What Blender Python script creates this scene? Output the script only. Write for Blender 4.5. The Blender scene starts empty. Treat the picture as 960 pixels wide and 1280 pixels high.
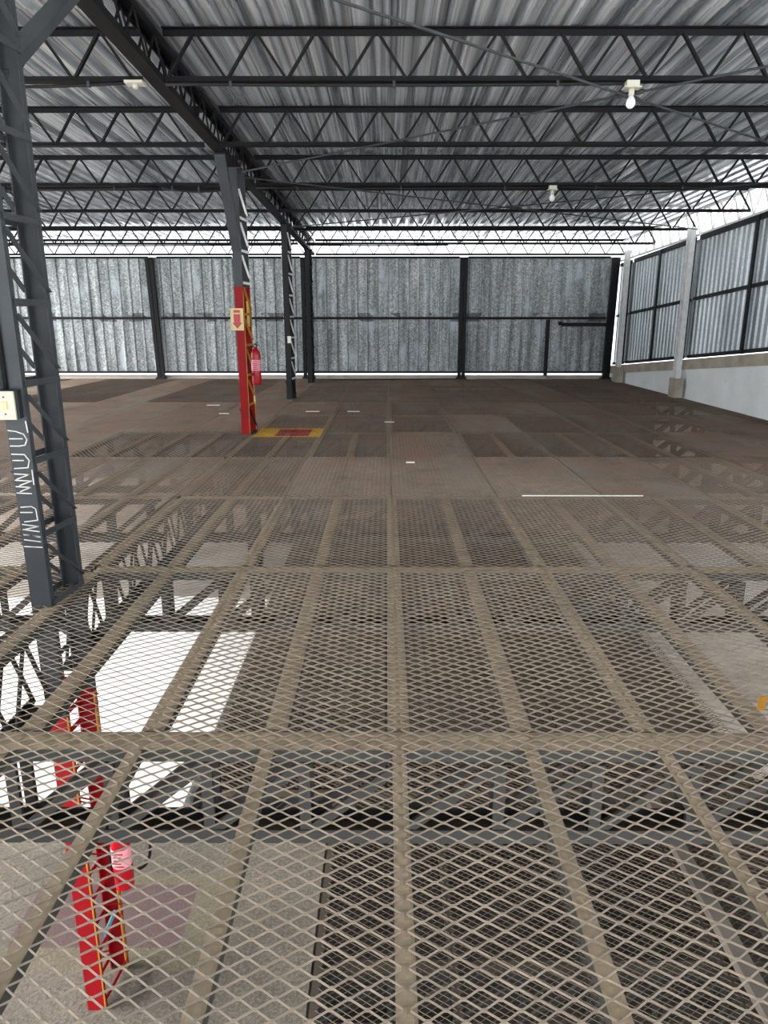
import bpy, bmesh, math, random
from mathutils import Vector, Matrix
random.seed(7)
S = bpy.context.scene
COL = S.collection
PI = math.pi

# ------------------------------------------------------------------ materials
def mat_base(name):
    m = bpy.data.materials.new(name); m.use_nodes = True
    nt = m.node_tree
    b = nt.nodes['Principled BSDF']
    return m, nt, b

def lin(r, g, b):
    def f(c):
        c /= 255.0
        return c / 12.92 if c <= 0.04045 else ((c + 0.055) / 1.055) ** 2.4
    return (f(r), f(g), f(b), 1.0)

class N:
    """small node-graph helper"""
    def __init__(s, nt): s.nt = nt
    def new(s, t, **k):
        n = s.nt.nodes.new(t)
        for a, v in k.items(): setattr(n, a, v)
        return n
    def link(s, a, b): s.nt.links.new(a, b)
    def pos(s):
        return s.new('ShaderNodeNewGeometry').outputs['Position']
    def objc(s):
        return s.new('ShaderNodeTexCoord').outputs['Object']
    def rnd(s):
        return s.new('ShaderNodeObjectInfo').outputs['Random']
    def scale(s, vec, sc):
        n = s.new('ShaderNodeMapping'); s.link(vec, n.inputs['Vector'])
        n.inputs['Scale'].default_value = sc
        return n.outputs['Vector']
    def noise(s, vec, scale=5, detail=4, rough=.55, dist=0):
        n = s.new('ShaderNodeTexNoise'); s.link(vec, n.inputs['Vector'])
        n.inputs['Scale'].default_value = scale; n.inputs['Detail'].default_value = detail
        n.inputs['Roughness'].default_value = rough; n.inputs['Distortion'].default_value = dist
        return n.outputs['Fac']
    def ramp(s, fac, stops):
        n = s.new('ShaderNodeValToRGB'); s.link(fac, n.inputs['Fac'])
        e = n.color_ramp.elements
        e[0].position, e[0].color = stops[0]
        e[1].position, e[1].color = stops[1]
        for p, c in stops[2:]:
            x = e.new(p); x.color = c
        return n.outputs['Color']
    def mix(s, fac, a, b, mode='MIX'):
        n = s.new('ShaderNodeMix', data_type='RGBA', blend_type=mode)
        for sock, v in ((n.inputs['Factor'], fac), (n.inputs['A'], a), (n.inputs['B'], b)):
            pass
        fi, ai, bi = n.inputs[0], n.inputs[6], n.inputs[7]
        for sock, v in ((fi, fac), (ai, a), (bi, b)):
            if hasattr(v, 'is_output') or isinstance(v, bpy.types.NodeSocket): s.link(v, sock)
            else: sock.default_value = v
        return n.outputs[2]
    def math(s, op, a, b=0.0, c=None):
        n = s.new('ShaderNodeMath', operation=op)
        for i, v in enumerate((a, b, c)):
            if v is None: continue
            if isinstance(v, bpy.types.NodeSocket): s.link(v, n.inputs[i])
            else: n.inputs[i].default_value = v
        return n.outputs[0]
    def sep(s, v):
        n = s.new('ShaderNodeSeparateXYZ'); s.link(v, n.inputs[0]); return n.outputs
    def box(s, pos, x0, x1, y0, y1):
        o = s.sep(pos)
        a = s.math('GREATER_THAN', o[0], x0); b = s.math('LESS_THAN', o[0], x1)
        c = s.math('GREATER_THAN', o[1], y0); d = s.math('LESS_THAN', o[1], y1)
        return s.math('MULTIPLY', s.math('MULTIPLY', a, b), s.math('MULTIPLY', c, d))
    def bump(s, b, h, strength=.3, dist=.02):
        n = s.new('ShaderNodeBump'); s.link(h, n.inputs['Height'])
        n.inputs['Strength'].default_value = strength; n.inputs['Distance'].default_value = dist
        s.link(n.outputs['Normal'], b.inputs['Normal'])

def simple(name, col, rough=.6, metal=0.0, var=.25, nscale=6):
    m, nt, b = mat_base(name); g = N(nt)
    n = g.noise(g.objc(), nscale, 5)
    lo = tuple(c * (1 - var) for c in col[:3]) + (1,)
    hi = tuple(min(1, c * (1 + var)) for c in col[:3]) + (1,)
    g.link(g.ramp(n, [(.3, lo), (.7, hi)]), b.inputs['Base Color'])
    b.inputs['Roughness'].default_value = rough; b.inputs['Metallic'].default_value = metal
    b.inputs['Specular IOR Level'].default_value = .2 if rough >= .4 else .5
    return m

def dusty(name, paint, dust, rough=.6, low=.35, high=.75):
    """painted steel on which dust has settled on the faces that look upward"""
    m, nt, b = mat_base(name); g = N(nt)
    geo = g.new('ShaderNodeNewGeometry')
    nz = g.sep(geo.outputs['Normal'])[2]
    n = g.noise(geo.outputs['Position'], 14, 4)
    f = g.math('ADD', nz, g.math('MULTIPLY', g.math('SUBTRACT', n, .5), .5))
    mr = g.new('ShaderNodeMapRange'); g.link(f, mr.inputs[0]); mr.inputs[1].default_value = low; mr.inputs[2].default_value = high
    dn = g.noise(geo.outputs['Position'], 2.2, 4)
    dc = g.ramp(dn, [(.3, tuple(c * .72 for c in dust[:3]) + (1,)), (.7, dust)])
    pn = g.noise(geo.outputs['Position'], 7, 4)
    pc = g.ramp(pn, [(.3, tuple(c * .7 for c in paint[:3]) + (1,)), (.7, tuple(c * 1.25 for c in paint[:3]) + (1,))])
    g.link(g.mix(mr.outputs[0], pc, dc), b.inputs['Base Color'])
    b.inputs['Roughness'].default_value = rough
    return m

def deck_material():
    m, nt, b = mat_base('expanded metal'); g = N(nt)
    p = g.pos(); y = g.sep(p)[1]
    mr = g.new('ShaderNodeMapRange'); g.link(y, mr.inputs[0])
    mr.inputs[1].default_value = 3.0; mr.inputs[2].default_value = 8.5
    wear = g.noise(p, .55, 5, .6)
    f = g.math('ADD', mr.outputs[0], g.math('MULTIPLY', g.math('SUBTRACT', wear, .5), 1.3))
    r = g.rnd()
    f = g.math('ADD', f, g.math('MULTIPLY', g.math('SUBTRACT', r, .5), .35))
    dust = g.ramp(g.noise(p, 9, 4), [(.3, lin(116, 104, 89)), (.7, lin(146, 132, 115))])
    rust = g.ramp(g.noise(p, 1.6, 5, .65), [(.25, lin(74, 65, 57)), (.5, lin(104, 89, 77)), (.72, lin(114, 84, 69))])
    c = g.mix(f, dust, rust)
    # grey worn walkway
    wk = g.ramp(g.noise(g.scale(p, (1.4, .35, 1)), 1.2, 4), [(.5, (0, 0, 0, 1)), (.66, (.8, .8, .8, 1))])
    c = g.mix(wk, c, lin(112, 104, 94))
    # painted fire zone on the mesh beside the extinguisher column
    yb = g.box(p, -1.92, -.95, 10.0, 10.85)
    rb = g.box(p, -1.62, -1.13, 10.1, 10.75)
    ck = g.noise(p, 12, 4)
    keep = g.math('GREATER_THAN', ck, .36)
    c = g.mix(g.math('MULTIPLY', yb, keep), c, lin(196, 150, 30))
    c = g.mix(g.math('MULTIPLY', rb, keep), c, lin(140, 24, 34))
    g.link(c, b.inputs['Base Color'])
    b.inputs['Roughness'].default_value = .62
    b.inputs['Metallic'].default_value = .0
    return m

def galv(name, lo, hi, metal, rough, streak=(9, 9, .35), spangle=28, dirt=.0):
    m, nt, b = mat_base(name); g = N(nt)
    p = g.pos()
    a = g.noise(g.scale(p, streak), 1.0, 6, .65)
    s = g.noise(p, spangle, 3, .6)
    f = g.math('ADD', g.math('MULTIPLY', a, .65), g.math('MULTIPLY', s, .35))
    c = g.ramp(f, [(.36, lo), (.64, hi)])
    if dirt:
        d = g.noise(p, .8, 5, .6)
        c = g.mix(g.ramp(d, [(.45, (0, 0, 0, 1)), (.75, (dirt, dirt, dirt, 1))]), c, lin(70, 72, 72))
    g.link(c, b.inputs['Base Color'])
    b.inputs['Metallic'].default_value = metal
    rr = g.ramp(s, [(.3, (rough * .8,) * 3 + (1,)), (.7, (min(1, rough * 1.25),) * 3 + (1,))])
    g.link(rr, b.inputs['Roughness'])
    return m

def roof_zinc():
    m, nt, b = mat_base('roof zinc'); g = N(nt)
    p = g.pos()
    st = g.noise(g.scale(p, (30, .22, 0)), 1.0, 4, .55)
    st2 = g.noise(g.scale(p, (4.5, .12, 0)), 1.0, 3, .5)
    f = g.math('ADD', g.math('MULTIPLY', st, .6), g.math('MULTIPLY', st2, .4))
    c = g.ramp(f, [(.38, lin(120, 126, 132)), (.5, lin(200, 206, 212)), (.6, lin(248, 251, 254))])
    blot = g.noise(g.scale(p, (1.2, .6, 0)), 1.0, 5, .6)
    c = g.mix(g.ramp(blot, [(.5, (0, 0, 0, 1)), (.8, (.3, .3, .3, 1))]), c, lin(112, 112, 110))
    g.link(c, b.inputs['Base Color'])
    b.inputs['Metallic'].default_value = .62; b.inputs['Roughness'].default_value = .24
    return m

def back_sheet():
    m, nt, b = mat_base('weathered zinc sheet'); g = N(nt)
    p = g.pos()
    fine = g.noise(p, 26, 4, .7)
    streak = g.noise(g.scale(p, (7, 1, .5)), 1.0, 5, .6)
    f = g.math('ADD', g.math('MULTIPLY', fine, .6), g.math('MULTIPLY', streak, .4))
    c = g.ramp(f, [(.38, lin(104, 110, 111)), (.5, lin(164, 171, 172)), (.62, lin(232, 237, 238))])
    pale = g.noise(g.scale(p, (2.2, 1, .7)), 1.3, 4, .5)
    c = g.mix(g.ramp(pale, [(.57, (0, 0, 0, 1)), (.66, (.8, .8, .8, 1))]), c, lin(205, 216, 222))
    # soot along the weld at the middle rail
    z = g.sep(p)[2]
    dz = g.math('ABSOLUTE', g.math('SUBTRACT', z, 1.72))
    soot = g.math('MULTIPLY', g.math('LESS_THAN', dz, .12), g.math('GREATER_THAN', g.noise(p, 1.1, 4), .52))
    c = g.mix(g.math('MULTIPLY', soot, .7), c, lin(66, 66, 64))
    g.link(c, b.inputs['Base Color'])
    b.inputs['Metallic'].default_value = .25; b.inputs['Roughness'].default_value = .5
    return m

def slab_material():
    m, nt, b = mat_base('ground slab'); g = N(nt)
    p = g.pos()
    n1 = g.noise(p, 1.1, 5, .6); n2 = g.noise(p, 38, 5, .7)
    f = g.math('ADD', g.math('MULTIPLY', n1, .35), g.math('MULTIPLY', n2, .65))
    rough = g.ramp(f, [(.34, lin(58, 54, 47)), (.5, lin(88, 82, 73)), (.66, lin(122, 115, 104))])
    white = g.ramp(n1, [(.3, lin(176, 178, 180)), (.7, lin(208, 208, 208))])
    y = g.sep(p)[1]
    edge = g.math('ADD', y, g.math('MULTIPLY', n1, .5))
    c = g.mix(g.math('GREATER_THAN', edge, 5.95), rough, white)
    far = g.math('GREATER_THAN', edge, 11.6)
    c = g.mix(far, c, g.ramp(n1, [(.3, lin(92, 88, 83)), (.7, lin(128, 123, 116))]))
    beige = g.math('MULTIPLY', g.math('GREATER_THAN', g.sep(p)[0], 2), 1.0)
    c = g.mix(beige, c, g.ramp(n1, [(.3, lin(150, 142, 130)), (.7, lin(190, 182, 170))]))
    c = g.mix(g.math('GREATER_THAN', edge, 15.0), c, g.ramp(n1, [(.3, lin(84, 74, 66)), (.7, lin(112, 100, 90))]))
    yb = g.box(p, -2.9, -1.4, 4.1, 5.05); rb = g.box(p, -2.9, -1.58, 4.3, 4.92)
    c = g.mix(g.math('MULTIPLY', yb, .25), c, lin(112, 102, 64))
    c = g.mix(g.math('MULTIPLY', rb, .85), c, lin(80, 58, 62))
    g.link(c, b.inputs['Base Color'])
    b.inputs['Roughness'].default_value = .75
    g.bump(b, n2, .5, .02)
    return m

def whitewash():
    m, nt, b = mat_base('white painted masonry'); g = N(nt)
    p = g.pos()
    n = g.noise(p, 1.6, 6, .6); s = g.noise(p, 9, 5, .7)
    c = g.ramp(n, [(.3, lin(232, 238, 236)), (.7, lin(250, 252, 251))])
    c = g.mix(g.ramp(s, [(.64, (0, 0, 0, 1)), (.72, (.6, .6, .6, 1))]), c, lin(160, 164, 160))
    g.link(c, b.inputs['Base Color']); b.inputs['Roughness'].default_value = .8
    g.bump(b, s, .2, .01)
    return m

M = {}
M['deck'] = deck_material()
M['lowdeck'] = simple('lower expanded metal', lin(78, 70, 61), .7, 0, .2, 2)
M['joist'] = dusty('dusty joist', lin(58, 58, 53), lin(158, 141, 117), .7, .55, .8)
M['chord'] = dusty('dusty chord', lin(34, 41, 39), lin(158, 141, 117), .65, .55, .8)
M['under'] = dusty('under deck steel', lin(28, 31, 30), lin(70, 62, 53), .6, .6, .9)
M['roofsteel'] = simple('dark roof steel', lin(12, 13, 15), .6, 0, .25, 3)
M['column'] = simple('grey column paint', lin(60, 64, 67), .45, 0, .15, 3)
M['colpost'] = simple('dark post paint', lin(38, 40, 41), .55, 0, .25, 2)
M['red'] = simple('red paint', lin(134, 6, 18), .5, 0, .12, 4)
M['redext'] = simple('glossy red', lin(170, 10, 28), .25, 0, .05, 4)
M['yellow'] = simple('yellow paint', lin(172, 122, 42), .5, 0, .12, 8)
M['cream'] = simple('cream plate', lin(200, 188, 136), .5, 0, .06, 8)
M['signyellow'] = simple('yellow plate', lin(232, 212, 130), .5, 0, .06, 8)
M['white'] = simple('white plastic', lin(186, 184, 170), .4, 0, .04, 8)
M['paper'] = simple('white paper', lin(244, 242, 236), .8, 0, .04, 8)
M['pinklabel'] = simple('printed label', lin(232, 150, 160), .5, 0, .15, 30)
M['chalk'] = simple('chalk', lin(206, 206, 200), .9, 0, .2, 40)
M['ink'] = simple('ink', lin(60, 60, 58), .8, 0, .1, 8)
M['black'] = simple('black rubber', lin(26, 27, 28), .5, 0, .2, 6)
M['cable'] = simple('cable steel', lin(58, 60, 62), .5, .3, .2, 6)
M['silver'] = simple('silver paint', lin(236, 237, 235), .5, 0, .12, 9)
M['teal'] = simple('teal paint', lin(90, 150, 160), .5, 0, .1, 8)
M['roof'] = roof_zinc()
M['rightsheet'] = galv('bright zinc sheet', lin(146, 156, 160), lin(216, 224, 226), .55, .4, (9, 3, .4), 22, .2)
M['backsheet'] = back_sheet()
M['slab'] = slab_material()
M['whitewash'] = whitewash()
M['ledge'] = simple('weathered concrete ledge', lin(176, 168, 152), .85, 0, .25, 3)
M['pit'] = simple('pit floor', lin(84, 78, 72), .9, 0, .3, 1.5)
M['ground'] = simple('outside ground', lin(230, 228, 224), .9, 0, .1, .6)
M['kerb'] = simple('pale kerb', lin(180, 172, 164), .8, 0, .15, 3)
gl, nt_, b_ = mat_base('bulb glass'); b_.inputs['Base Color'].default_value = (.92, .93, .95, 1)
b_.inputs['Roughness'].default_value = .15; b_.inputs['Transmission Weight'].default_value = .35
M['bulb'] = gl

# ------------------------------------------------------------------ mesh builder
class MB:
    def __init__(s): s.bm = bmesh.new()
    def box(s, x0, x1, y0, y1, z0, z1):
        v = [s.bm.verts.new((x, y, z)) for x in (x0, x1) for y in (y0, y1) for z in (z0, z1)]
        for f in ((0, 1, 3, 2), (4, 6, 7, 5), (0, 4, 5, 1), (2, 3, 7, 6), (0, 2, 6, 4), (1, 5, 7, 3)):
            s.bm.faces.new([v[i] for i in f])
        return s
    def bar(s, a, b, w, h, up=(0, 0, 1)):
        """box along a->b; w sideways, h along up"""
        a, b = Vector(a), Vector(b); d = (b - a).normalized(); u = Vector(up)
        if abs(d.dot(u)) > .99: u = Vector((0, 1, 0))
        r = d.cross(u).normalized(); u = r.cross(d).normalized()
        vs = []
        for p in (a, b):
            for i, j in ((-1, -1), (1, -1), (1, 1), (-1, 1)):
                vs.append(s.bm.verts.new(p + r * (w / 2 * i) + u * (h / 2 * j)))
        for f in ((3, 2, 1, 0), (4, 5, 6, 7), (0, 1, 5, 4), (1, 2, 6, 5), (2, 3, 7, 6), (3, 0, 4, 7)):
            s.bm.faces.new([vs[i] for i in f])
        return s
    def angle(s, a, b, w, t=.006, up=(0, 0, 1), side=1):
        """L section along a->b: one leg flat across, one leg along up"""
        a, b = Vector(a), Vector(b); d = (b - a).normalized(); u = Vector(up)
        if abs(d.dot(u)) > .99: u = Vector((0, 1, 0))
        r = d.cross(u).normalized() * side; u = (r * side).cross(d).normalized()
        prof = [(0, 0), (w, 0), (w, t), (t, t), (t, w), (0, w)]
        R = [[s.bm.verts.new(p + r * x + u * y) for x, y in prof] for p in (a, b)]
        n = len(prof)
        for i in range(n):
            s.bm.faces.new((R[0][i], R[0][(i + 1) % n], R[1][(i + 1) % n], R[1][i]))
        s.bm.faces.new(R[0][::-1]); s.bm.faces.new(R[1])
        return s
    def tube(s, pts, r, seg=8, cap=True):
        pts = [Vector(p) for p in pts]; rings = []
        for i, p in enumerate(pts):
            d = (pts[min(i + 1, len(pts) - 1)] - pts[max(i - 1, 0)]).normalized()
            u = Vector((0, 0, 1)) if abs(d.z) < .9 else Vector((0, 1, 0))
            x = d.cross(u).normalized(); y = x.cross(d).normalized()
            rr = r[i] if isinstance(r, (list, tuple)) else r
            rings.append([s.bm.verts.new(p + x * rr * math.cos(2 * PI * k / seg) + y * rr * math.sin(2 * PI * k / seg)) for k in range(seg)])
        for A, B in zip(rings, rings[1:]):
            for k in range(seg):
                s.bm.faces.new((A[k], A[(k + 1) % seg], B[(k + 1) % seg], B[k]))
        if cap:
            s.bm.faces.new(rings[0][::-1]); s.bm.faces.new(rings[-1])
        return s
    def lathe(s, prof, c, seg=20):
        c = Vector(c); rings = []
        for r, z in prof:
            rings.append([s.bm.verts.new(c + Vector((r * math.cos(2 * PI * k / seg), r * math.sin(2 * PI * k / seg), z))) for k in range(seg)])
        for A, B in zip(rings, rings[1:]):
            for k in range(seg):
                s.bm.faces.new((A[k], A[(k + 1) % seg], B[(k + 1) % seg], B[k]))
        s.bm.faces.new(rings[0][::-1]); s.bm.faces.new(rings[-1])
        return s
    def prism(s, poly, y0, y1):
        """polygon in x,z extruded along y"""
        A = [s.bm.verts.new((x, y0, z)) for x, z in poly]; B = [s.bm.verts.new((x, y1, z)) for x, z in poly]
        n = len(poly)
        for i in range(n): s.bm.faces.new((A[i], A[(i + 1) % n], B[(i + 1) % n], B[i]))
        s.bm.faces.new(A[::-1]); s.bm.faces.new(B)
        return s
    def mesh(s, name, origin=(0, 0, 0), smooth=False):
        bmesh.ops.recalc_face_normals(s.bm, faces=s.bm.faces)
        me = bpy.data.meshes.new(name)
        bmesh.ops.translate(s.bm, verts=s.bm.verts, vec=-Vector(origin))
        s.bm.to_mesh(me); s.bm.free()
        if smooth:
            for p in me.polygons: p.use_smooth = True
        return me
    def build(s, name, mat, parent=None, smooth=False, origin=None):
        o0 = Vector(wloc(parent)) if parent is not None else Vector(origin or (0, 0, 0))
        me = s.mesh(name, o0, smooth); me.materials.append(M[mat])
        o = bpy.data.objects.new(name, me); COL.objects.link(o)
        if parent is not None: o.parent = parent
        else: o.location = o0
        return o

WL = {}
def wloc(o):
    v = Vector(o.location)
    while o.parent is not None:
        o = o.parent; v = v + Vector(o.location)
    return v
def tag(o, label=None, cat=None, group=None, kind=None):
    if label: o['label'] = label
    if cat: o['category'] = cat
    if group: o['group'] = group
    if kind: o['kind'] = kind
    return o
def thing(name, loc, label, cat, group=None):
    o = bpy.data.objects.new(name, None); COL.objects.link(o)
    o.location = loc; o.empty_display_size = .1
    return tag(o, label, cat, group)
def inst(name, me, parent, w, mat=None):
    """another copy of a part, sharing its mesh data, at world point w"""
    o = bpy.data.objects.new(name, me); COL.objects.link(o)
    o.parent = parent; o.location = Vector(w) - wloc(parent)
    return o
def struct(mb, name, mat, smooth=False):
    return tag(mb.build(name, mat, None, smooth), kind='structure')

ORD = ['first', 'second', 'third', 'fourth', 'fifth', 'sixth', 'seventh', 'eighth', 'ninth', 'tenth', 'eleventh', 'twelfth', 'thirteenth', 'fourteenth', 'fifteenth']

# ------------------------------------------------------------------ geometry of the place (metres; deck top z = 0)
GX = -2.05                    # line of the columns and girders
XW = 6.45                     # right wall
YB = 20.75                    # back wall
BEAM = [2.46 + 2 * i for i in range(-1, 10)]     # cross trusses carrying the deck
ROOFY = [7.0, 9.15, 11.4, 13.65, 15.9, 18.2, 20.5]
def zb(y): return 3.67 - .021 * (y - 7)          # bottom chord of the roof trusses
CX = .05                      # centre joist
def left_limit(y): return -.57 * y - 1.9

# ------------------------------------------------------------------ expanded metal panels
def mesh_panel(name, lx, ly, along_y=False, flip=False, L=.092, SW=.057, w=.0085, t=.0032, ang=34, zc=.006):
    """expanded metal sheet lx by ly centred at the origin: every strand is a tilted bar"""
    bm = bmesh.new()
    U, V = (ly, lx) if along_y else (lx, ly)
    a = math.radians(ang) * (-1 if flip else 1)
    # section vectors in (v, z)
    wv, wz = w / 2 * math.cos(a), w / 2 * math.sin(a)
    tv, tz = -t / 2 * math.sin(a), t / 2 * math.cos(a)
    rows = int(round(V / (SW / 2))); cols = int(round(U / (L / 2)))
    du, dv = U / cols, V / rows
    fl = .11 * du
    off = abs(wv) * .95
    for j in range(rows):
        v0 = -V / 2 + j * dv + off; v1 = -V / 2 + (j + 1) * dv - off
        path = []
        for k in range(cols + 1):
            u = -U / 2 + k * du
            v = v0 if (k + j) % 2 == 0 else v1
            if k > 0: path.append((u - fl, v))
            if k < cols: path.append((u + fl, v))
        prev = None
        for (u, v) in path:
            ring = []
            for sw_, st_ in ((-1, -1), (1, -1), (1, 1), (-1, 1)):
                vv = v + sw_ * wv + st_ * tv; zz = zc + sw_ * wz + st_ * tz
                ring.append(bm.verts.new((vv, u, zz) if along_y else (u, vv, zz)))
            if prev:
                for q in range(4):
                    bm.faces.new((prev[q], prev[(q + 1) % 4], ring[(q + 1) % 4], ring[q]))
            prev = ring
    bmesh.ops.recalc_face_normals(bm, faces=bm.faces)
    me = bpy.data.meshes.new(name); bm.to_mesh(me); bm.free()
    me.materials.append(M['deck'])
    return me

PANEL = {
    'n': mesh_panel('mesh_panel', .992, 1.99, w=.0056, t=.003),
    'a': mesh_panel('mesh_panel', .992, 1.99, w=.0066, t=.003, ang=30),
    'b': mesh_panel('mesh_panel', .992, 1.99, w=.0066, t=.003, flip=True),
    'e': mesh_panel('mesh_panel', .992, 1.99, w=.0115, t=.003, ang=38, zc=.0075),
    'c': mesh_panel('mesh_panel', .992, 1.99, along_y=True, w=.0052),
    'd': mesh_panel('mesh_panel', .992, 1.99, along_y=True, flip=True, w=.0105),
}
ROWPH = ['row nearest the camera', 'second row out', 'third row out', 'fourth row out', 'fifth row out', 'sixth row out', 'seventh row out', 'eighth row out', 'ninth row out', 'row at the back wall']
# panel kinds by row, columns left to right are chosen below; c/d have their strands running away from the camera
def panel_kind(r, c):
    # c: column, -1 is first left of the centre joist, 0 first right
    if r == 0: return 'n'
    if r == 1: return 'a' if -1 <= c <= 1 else 'b'
    if r == 2: return 'a' if c in (1, 2, 3) else 'b'
    if r == 3: return 'e' if -1 <= c <= 2 else ('b' if c < -3 else 'a')
    if r == 4: return 'c' if c in (-4, -3, -2, -1, 1, 2, 3) else 'e'
    if r in (5, 6): return 'c' if c >= -2 and (c * 7 + r) % 4 else 'e'
    return 'd' if (c * 5 + r * 3) % 3 else 'e'

npanel = 0
for r in range(10):
    y0 = BEAM[r]; y1 = y0 + 2 if r < 9 else YB - .12
    yc = (y0 + y1) / 2
    c0 = int(math.floor((max(left_limit(y1), -12) - CX) / 1.0)); c1 = int(math.floor((min(XW - .05, .57 * y1 + 2.2) - CX)))
    for c in range(c0, c1 + 1):
        x0 = CX + c; 
        k = panel_kind(r, c)
        me = PANEL[k]
        o = bpy.data.objects.new('mesh_panel', me); COL.objects.link(o)
        o.location = (x0 + .5, yc, 0)
        sx = 1.0
        if x0 + 1 > XW - .08:
            wd = XW - .08 - x0; sx = wd / 1.0; o.location.x = x0 + wd / 2
        o.scale = (sx, (y1 - y0) / 2.0, 1)
        n = -c - 1 if c < 0 else c
        side = 'left' if c < 0 else 'right'
        if r < 3: look = 'tan mesh panel' if k in 'na' else 'tan thin-stranded mesh panel'
        else: look = 'rusty brown mesh panel' if k not in 'cd' else 'rusty lengthwise mesh panel'
        if r == 4 and c == -2: look = 'mesh panel painted red and yellow'
        tag(o, f'{look}, {ORD[n]} {side} of the centre joist, {ROWPH[r]}', 'floor panel', 'expanded-metal panels of the upper floor')
        npanel += 1

# ------------------------------------------------------------------ joists under the panels
def joist_mesh(ln, seed, w=.052, lumps=True):
    rnd = random.Random(seed); bm = bmesh.new()
    n = int(ln / .0095); xs = [-.5, -.32, 0, .32, .5]
    rows = []
    for i in range(n + 1):
        y = -ln / 2 + ln * i / n
        ph = (y % .057) / .057
        lump = max(0, math.sin(PI * ph)) ** .6
        row = []
        for x in xs:
            z = -.006 + (.0065 * lump * (1 - (abs(x) / .5) ** 2.5) + rnd.uniform(-.0006, .0006) if lumps else 0)
            row.append(bm.verts.new((x * w * (1 + rnd.uniform(-.02, .02)), y, z)))
        rows.append(row)
    for A, B in zip(rows, rows[1:]):
        for k in range(4): bm.faces.new((A[k], A[k + 1], B[k + 1], B[k]))
    me = bpy.data.meshes.new('joist')
    # steel angle below the dusty top
    def bx(x0, x1, z0, z1):
        v = [bm.verts.new((x, y, z)) for x in (x0, x1) for y in (-ln / 2, ln / 2) for z in (z0, z1)]
        for f in ((0, 1, 3, 2), (4, 6, 7, 5), (0, 4, 5, 1), (2, 3, 7, 6), (0, 2, 6, 4), (1, 5, 7, 3)):
            bm.faces.new([v[i] for i in f])
    bx(-w / 2, w / 2, -.014, -.0075)
    bx(w / 2 - .006, w / 2 + .002, -.05, -.0078)
    bx(-w / 2 + .0, -w / 2 + .006, -.05, -.0078)
    bmesh.ops.recalc_face_normals(bm, faces=bm.faces)
    bm.to_mesh(me); bm.free(); me.materials.append(M['joist'])
    return me
JM = [joist_mesh(1.86, s) for s in (1, 2, 3)]
JW = [joist_mesh(1.86, s, .088) for s in (4, 5, 6)]
JLAST = joist_mesh(YB - .12 - BEAM[9] - .14, 9, .088)
for r in range(10):
    y0 = BEAM[r]; y1 = y0 + 2 if r < 9 else YB - .12
    step = .5 if r < 5 else 1.0
    k0 = math.ceil((max(left_limit(y1), -11.8) - CX) / step); k1 = math.floor((min(XW - .25, .57 * y1 + 2.2) - CX) / step)
    for k in range(k0, k1 + 1):
        x = CX + k * step + (.025 * (k if r == 0 else 0) * .5 if r == 0 else 0)
        if abs(x - GX) < .09: x = GX + (.14 if x > GX else -.14)
        o = bpy.data.objects.new('steel_joist', JLAST if r == 9 else (JM if r == 0 else JW)[(k + r) % 3]); COL.objects.link(o)
        o.location = (x, (y0 + y1) / 2, 0)
        nth = ORD[abs(k) - 1] if 0 < abs(k) <= 15 else 'outermost'
        lab = f'dusty steel centre joist, {ROWPH[r]}' if k == 0 else f'dusty steel joist, {nth} {"left" if k < 0 else "right"} of the centre joist, {ROWPH[r]}'
        tag(o, lab, 'joist', 'joists under the expanded-metal floor')

# ------------------------------------------------------------------ cross trusses under the deck
def web_mesh(dx, dz, yoff, w, mat, name):
    mb = MB()
    for s in (-1, 1): mb.bar((0, s * yoff, 0), (dx, s * yoff, dz), w, .006 if False else w * .45, (0, 1, 0))
    me = mb.mesh(name); me.materials.append(M[mat]); return me
ZT, ZBT = -.052, -.40
NODE = .385
V_ME = web_mesh(0, ZT - ZBT - .03, .055, .045, 'under', 'vertical')
D_ME = web_mesh(NODE, ZT - ZBT - .03, .055, .04, 'under', 'diagonal')
def floor_truss(y, xa, xb, label):
    t = thing('lattice_truss', ((xa + xb) / 2, y, ZBT - .03), label, 'truss', 'lattice trusses under the upper floor')
    mb = MB(); mb.box(xa, xb, y - .062, y + .062, -.014, -.007)
    mb.box(xa, xb, y - .062, y - .054, -.06, -.0145); mb.box(xa, xb, y + .054, y + .062, -.06, -.0145)
    # dust that fills the cells over the chord
    n = int((xb - xa) / .046); 
    mb.build('top_chord', 'chord', t)
    lb = MB(); xx = xa; i = 0
    while xx < xb - .05:
        for s in range(2):
            cx = xx + .046 + (.046 if s else 0); cy = y + (-.03 if s == 0 else .028)
            rows = []
            for a in range(5):
                rr = []
                for b in range(4):
                    u, v = a / 4 * 2 - 1, b / 3 * 2 - 1
                    z = -.0065 + .008 * max(0, 1 - u * u) * max(0, 1 - v * v) + random.uniform(0, .001)
                    rr.append(lb.bm.verts.new((cx + u * .04, cy + v * .026, z)))
                rows.append(rr)
            for A, B in zip(rows, rows[1:]):
                for q in range(3): lb.bm.faces.new((A[q], B[q], B[q + 1], A[q + 1]))
        xx += .092
    if y < 7: tag(lb.build('dust_ridge', 'chord', t), 'tan dust packed along the truss top', kind=None)
    else: lb.bm.free()
    mb = MB(); mb.box(xa, xb, y - .07, y + .07, ZBT - .03, ZBT - .024)
    mb.box(xa, xb, y - .07, y - .062, ZBT - .0235, ZBT + .03); mb.box(xa, xb, y + .062, y + .07, ZBT - .0235, ZBT + .03)
    mb.build('bottom_chord', 'under', t)
    n = int((xb - xa) / NODE); x0 = xa + ((xb - xa) - n * NODE) / 2
    for i in range(n + 1):
        inst('vertical', V_ME, t, (x0 + i * NODE, y, ZBT + .01))
        if i < n: inst('diagonal', D_ME, t, (x0 + i * NODE, y, ZBT + .01))
    return t
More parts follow.
